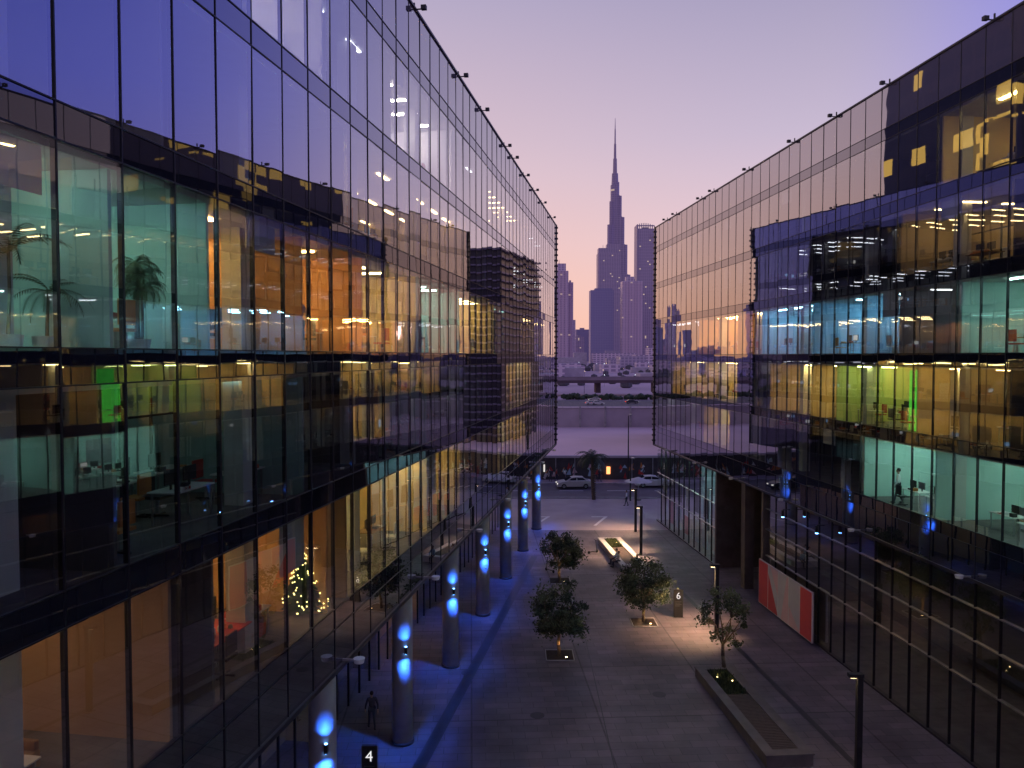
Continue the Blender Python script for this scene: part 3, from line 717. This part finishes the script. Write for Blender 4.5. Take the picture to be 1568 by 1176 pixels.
# ------------------------------------------------------------------ towers
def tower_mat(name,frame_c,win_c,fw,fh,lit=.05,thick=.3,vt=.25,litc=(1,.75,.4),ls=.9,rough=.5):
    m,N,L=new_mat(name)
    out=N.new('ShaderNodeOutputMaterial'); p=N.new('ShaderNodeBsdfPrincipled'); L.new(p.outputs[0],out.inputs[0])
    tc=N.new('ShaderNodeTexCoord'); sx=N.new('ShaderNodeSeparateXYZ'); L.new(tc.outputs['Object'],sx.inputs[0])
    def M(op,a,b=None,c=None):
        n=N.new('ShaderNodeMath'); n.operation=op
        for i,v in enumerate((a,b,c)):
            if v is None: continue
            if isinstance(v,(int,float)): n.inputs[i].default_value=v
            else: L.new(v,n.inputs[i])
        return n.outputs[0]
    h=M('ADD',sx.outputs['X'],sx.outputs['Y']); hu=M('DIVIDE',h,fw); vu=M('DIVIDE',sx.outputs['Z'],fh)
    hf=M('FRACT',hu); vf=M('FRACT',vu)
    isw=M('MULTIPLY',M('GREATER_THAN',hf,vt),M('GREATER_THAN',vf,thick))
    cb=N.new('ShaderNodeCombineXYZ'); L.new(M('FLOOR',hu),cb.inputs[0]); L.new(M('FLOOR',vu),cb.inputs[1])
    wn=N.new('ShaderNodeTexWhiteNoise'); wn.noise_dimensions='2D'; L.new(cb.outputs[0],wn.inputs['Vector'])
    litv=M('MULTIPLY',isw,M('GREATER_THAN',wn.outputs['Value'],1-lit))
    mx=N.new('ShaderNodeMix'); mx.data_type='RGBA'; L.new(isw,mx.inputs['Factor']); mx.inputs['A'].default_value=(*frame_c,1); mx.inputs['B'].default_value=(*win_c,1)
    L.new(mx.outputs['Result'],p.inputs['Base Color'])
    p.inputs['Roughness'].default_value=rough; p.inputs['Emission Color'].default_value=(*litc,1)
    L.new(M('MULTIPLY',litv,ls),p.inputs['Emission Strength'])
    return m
T_BLUE=tower_mat('tower_blue_glass',(0.42,0.38,0.55),(0.32,0.30,0.50),4,4,.006,ls=.5)  # lilac base colours of the distant towers have atmospheric haze put into them
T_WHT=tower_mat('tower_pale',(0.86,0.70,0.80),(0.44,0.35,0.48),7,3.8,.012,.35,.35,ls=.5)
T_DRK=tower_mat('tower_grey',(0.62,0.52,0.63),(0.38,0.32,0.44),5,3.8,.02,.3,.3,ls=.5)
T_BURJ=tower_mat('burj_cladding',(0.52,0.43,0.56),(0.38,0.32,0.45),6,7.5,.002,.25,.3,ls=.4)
M_BAL=mat('balcony_slab',(0.88,0.72,0.80),0.7,var=.05); M_SPIRE=mat('spire_metal',(0.48,0.40,0.50),0.5)
def simple_tower(name,x0,x1,y,dep,h,m,slabs=False,crown=None,steps=None):
    E=empty(name,((x0+x1)/2,y,0)); mb=MB(); w=(x1-x0)/2
    mb.box(-w,w,0,dep,0,h,m,top=M_SPIRE)
    if steps:
        for (a,b,hh) in steps: mb.box(a*w,b*w,dep*.15,dep*.8,h,hh,m,top=M_SPIRE)
    if slabs:
        z=6
        while z<h:
            for a in(-.98,-.28,.42): mb.box(a*w,(a+.55)*w,-1.6,-.01,z,z+.9,M_BAL)
            z+=3.8
        mb.box(-w*.36,-w*.34,-2,-.01,0,h,M_BAL); mb.box(w*.34,w*.36,-2,-.01,0,h,M_BAL)
    if crown=='fins':
        mb.box(-w*1.06,-w*.92,-2,dep,h*.2,h+10,M_SPIRE)
        for k in range(9):
            t=k/8; mb.box(w*(-.9+1.8*t)-1,w*(-.9+1.8*t)+1,dep*.3,dep*.35,h,h+16-20*(t-.4)**2,M_SPIRE)
        mb.box(-w*.9,w*.9,dep*.28,dep*.37,h+8,h+10.5,M_SPIRE); mb.box(w*.35,w*1.1,-2,dep*.6,h-22,h-14,M_SPIRE)
    if crown=='mast':
        mb.cyl((-w*.5,dep/2,h),(-w*.5,dep/2,h+26),1.2,.4,M_SPIRE,6); mb.cyl((-w*.9,dep/2,h),(-w*.9,dep/2,h+16),1.0,.4,M_SPIRE,6)
    mb.box(-w*.4,w*.3,dep*.3,dep*.6,h,h+5,M_SPIRE)
    mb.build('tower',E); return E
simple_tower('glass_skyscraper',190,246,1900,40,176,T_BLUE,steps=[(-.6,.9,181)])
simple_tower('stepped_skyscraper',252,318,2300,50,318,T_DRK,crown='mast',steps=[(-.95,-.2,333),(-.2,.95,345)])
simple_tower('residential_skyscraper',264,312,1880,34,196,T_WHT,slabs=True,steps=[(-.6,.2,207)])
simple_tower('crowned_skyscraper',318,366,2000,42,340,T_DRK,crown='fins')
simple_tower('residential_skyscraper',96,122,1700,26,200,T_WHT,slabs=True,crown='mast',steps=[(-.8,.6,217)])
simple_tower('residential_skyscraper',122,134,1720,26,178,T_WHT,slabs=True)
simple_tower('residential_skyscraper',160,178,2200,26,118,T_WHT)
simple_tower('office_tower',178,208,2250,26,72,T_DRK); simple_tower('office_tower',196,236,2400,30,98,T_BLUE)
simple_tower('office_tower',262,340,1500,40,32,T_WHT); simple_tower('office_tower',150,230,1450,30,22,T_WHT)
random.seed(77); mb=MB()
for i in range(60):
    x=random.choice([ru(-1700,40),ru(420,2200)]); y=ru(1300,2900); w=ru(22,50); h=ru(50,260)*(1 if rnd()<.6 else .5)
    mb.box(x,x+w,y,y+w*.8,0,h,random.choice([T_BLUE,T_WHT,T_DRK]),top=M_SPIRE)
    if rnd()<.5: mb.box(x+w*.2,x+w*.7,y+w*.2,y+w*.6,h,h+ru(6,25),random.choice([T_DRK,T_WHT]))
mb.build('distant_skyline')
mb=MB()
for i in range(230):
    x=ru(-600,900); y=ru(480,1500); w=ru(12,45); h=ru(4,12)*(1+(y-480)/1000)
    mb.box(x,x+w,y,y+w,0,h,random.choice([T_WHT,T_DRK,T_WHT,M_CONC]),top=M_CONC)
mb.build('distant_low_buildings')
mb=MB(); M_DT=mat('distant_foliage',(0.14,0.13,0.14),.9)
for i in range(1300):
    x=ru(-500,800); y=ru(400,1400); r=ru(1.5,3.5); mb.sphere((x,y,r*.7),r*1.3,r,r,M_DT,5,3)
mb.build('distant_trees')
lm=MB(); WL=emat('city_light_warm',(1,.7,.35),3); CL=emat('city_light_cool',(.8,.9,1),3)
for i in range(200):
    y=ru(380,1500); x=ru(-300,700); s=.12+y/6000; z=ru(3,11); lm.sphere((x,y,z),s,s,s,random.choice([WL,WL,CL]),5,4); lm.cyl((x,y,0),(x,y,z),.08,.06,M_STEEL,4,False)
lm.build('distant_street_lights')

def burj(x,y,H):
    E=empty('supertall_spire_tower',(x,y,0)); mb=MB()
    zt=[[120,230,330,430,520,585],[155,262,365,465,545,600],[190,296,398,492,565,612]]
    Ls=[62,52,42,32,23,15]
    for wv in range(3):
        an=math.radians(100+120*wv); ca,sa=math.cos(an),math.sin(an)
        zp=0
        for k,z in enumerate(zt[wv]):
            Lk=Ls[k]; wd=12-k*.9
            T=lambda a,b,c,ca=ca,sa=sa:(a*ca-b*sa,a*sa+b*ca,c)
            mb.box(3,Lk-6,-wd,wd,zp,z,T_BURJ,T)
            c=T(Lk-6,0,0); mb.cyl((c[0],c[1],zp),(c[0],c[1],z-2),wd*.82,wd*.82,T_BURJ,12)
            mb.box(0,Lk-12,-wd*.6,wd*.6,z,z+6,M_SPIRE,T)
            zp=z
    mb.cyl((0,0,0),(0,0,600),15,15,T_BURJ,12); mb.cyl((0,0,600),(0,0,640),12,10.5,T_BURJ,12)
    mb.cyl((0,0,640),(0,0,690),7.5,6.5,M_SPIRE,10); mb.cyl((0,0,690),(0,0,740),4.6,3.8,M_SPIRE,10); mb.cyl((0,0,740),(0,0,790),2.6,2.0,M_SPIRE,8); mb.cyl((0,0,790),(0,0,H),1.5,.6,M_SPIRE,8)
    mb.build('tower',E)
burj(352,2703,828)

T_NB=tower_mat('neighbour_facade',(0.05,0.05,0.07),(0.03,0.035,0.06),4.5,4.2,.26,.35,.15,(1,.60,.10),1.1)
mb=MB(); mb.box(-72,-44,100,128,0,74,T_NB); mb.box(-60,-38,92,99,0,48,T_NB)
mb.build('neighbour_tower')
M_LOUV=mat('louvre_metal',(0.24,0.21,0.28),0.5,.1); mb=MB(); M_NB2=mat('office_block_glass',(0.035,0.03,0.05),0.3)
mb.box(34.5,56,146,172,0,38,M_NB2); z=1.5
while z<38: mb.box(34.2,56.3,145.2,145.9,z,z+.3,M_LOUV); mb.box(33.7,34.4,145.2,172,z,z+.3,M_LOUV); z+=1.5
mb.build('louvred_office_block')

# ------------------------------------------------------------------ world
w=bpy.data.worlds.new('World'); scene.world=w; w.use_nodes=True
N=w.node_tree.nodes; L=w.node_tree.links; N.clear()
out=N.new('ShaderNodeOutputWorld'); bg=N.new('ShaderNodeBackground'); L.new(bg.outputs[0],out.inputs[0])
tc=N.new('ShaderNodeTexCoord'); nm=N.new('ShaderNodeVectorMath'); nm.operation='NORMALIZE'; L.new(tc.outputs['Generated'],nm.inputs[0])
sx=N.new('ShaderNodeSeparateXYZ'); L.new(nm.outputs[0],sx.inputs[0])
def ramp(pts):
    r=N.new('ShaderNodeValToRGB'); e=r.color_ramp.elements
    while len(e)<len(pts): e.new(.5)
    for i,(p,c) in enumerate(pts): e[i].position=p; e[i].color=(*c,1)
    L.new(sx.outputs['Z'],r.inputs[0]); return r
rF=ramp([(0,(1.0,.60,.50)),(.06,(.95,.62,.58)),(.14,(.82,.60,.66)),(.26,(.58,.49,.64)),(.42,(.37,.335,.52)),(1,(.14,.15,.34))])
rW=ramp([(0,(.98,.48,.28)),(.09,(.95,.56,.44)),(.22,(.78,.56,.60)),(.42,(.47,.41,.58)),(1,(.14,.15,.33))])
rB=ramp([(0,(.44,.30,.56)),(.1,(.34,.29,.76)),(.3,(.19,.21,.94)),(.5,(.13,.16,.78)),(1,(.10,.11,.36))])
hz=N.new('ShaderNodeVectorMath'); hz.operation='MULTIPLY'; hz.inputs[1].default_value=(1,1,0); L.new(nm.outputs[0],hz.inputs[0])
hn=N.new('ShaderNodeVectorMath'); hn.operation='NORMALIZE'; L.new(hz.outputs[0],hn.inputs[0])
def azi(ax,a,b):
    d=N.new('ShaderNodeVectorMath'); d.operation='DOT_PRODUCT'; L.new(hn.outputs[0],d.inputs[0]); v=Vector(ax).normalized(); d.inputs[1].default_value=v
    m=N.new('ShaderNodeMapRange'); m.interpolation_type='SMOOTHSTEP'; m.inputs['From Min'].default_value=a; m.inputs['From Max'].default_value=b; L.new(d.outputs['Value'],m.inputs[0]); return m
mw=azi((-.6,.8,0),.50,1.0); mbz=azi((.95,.3,0),.62,.93); mk_=azi((0,-1,0),-.2,.8)
def mix(f,a,b):
    m=N.new('ShaderNodeMix'); m.data_type='RGBA'; L.new(f,m.inputs['Factor']); L.new(a,m.inputs['A']); L.new(b,m.inputs['B']); return m.outputs['Result']
c1=mix(mw.outputs[0],rF.outputs[0],rW.outputs[0]); c2=mix(mbz.outputs[0],c1,rB.outputs[0])
rK=ramp([(0,(.40,.28,.42)),(.15,(.37,.28,.43)),(.4,(.22,.20,.38)),(1,(.10,.11,.28))])
c3=mix(mk_.outputs[0],c2,rK.outputs[0])
sky=N.new('ShaderNodeTexSky'); sky.sky_type='NISHITA'; sky.sun_disc=False; sky.sun_elevation=math.radians(1); sky.sun_rotation=math.radians(-37)
sc=N.new('ShaderNodeVectorMath'); sc.operation='SCALE'; sc.inputs['Scale'].default_value=.0006; L.new(sky.outputs[0],sc.inputs[0])
ad=N.new('ShaderNodeVectorMath'); ad.operation='ADD'; L.new(c3,ad.inputs[0]); L.new(sc.outputs[0],ad.inputs[1])
L.new(ad.outputs[0],bg.inputs[0]); bg.inputs[1].default_value=1.0
sl=bpy.data.lights.new('sun','SUN'); sl.energy=.12; sl.angle=math.radians(1.5); sl.color=(1,.62,.5)
so=bpy.data.objects.new('sun',sl); scene.collection.objects.link(so); so.rotation_euler=Vector((.6,-.8,-.03)).to_track_quat('-Z','Y').to_euler()

# ------------------------------------------------------------------ camera
cd=bpy.data.cameras.new('camera'); co=bpy.data.objects.new('camera',cd); scene.collection.objects.link(co)
co.location=(0,0,17); co.rotation_euler=(math.radians(90-2.05),0,0)
cd.sensor_width=36; cd.lens=27.55; cd.clip_start=.1; cd.clip_end=30000
scene.camera=co
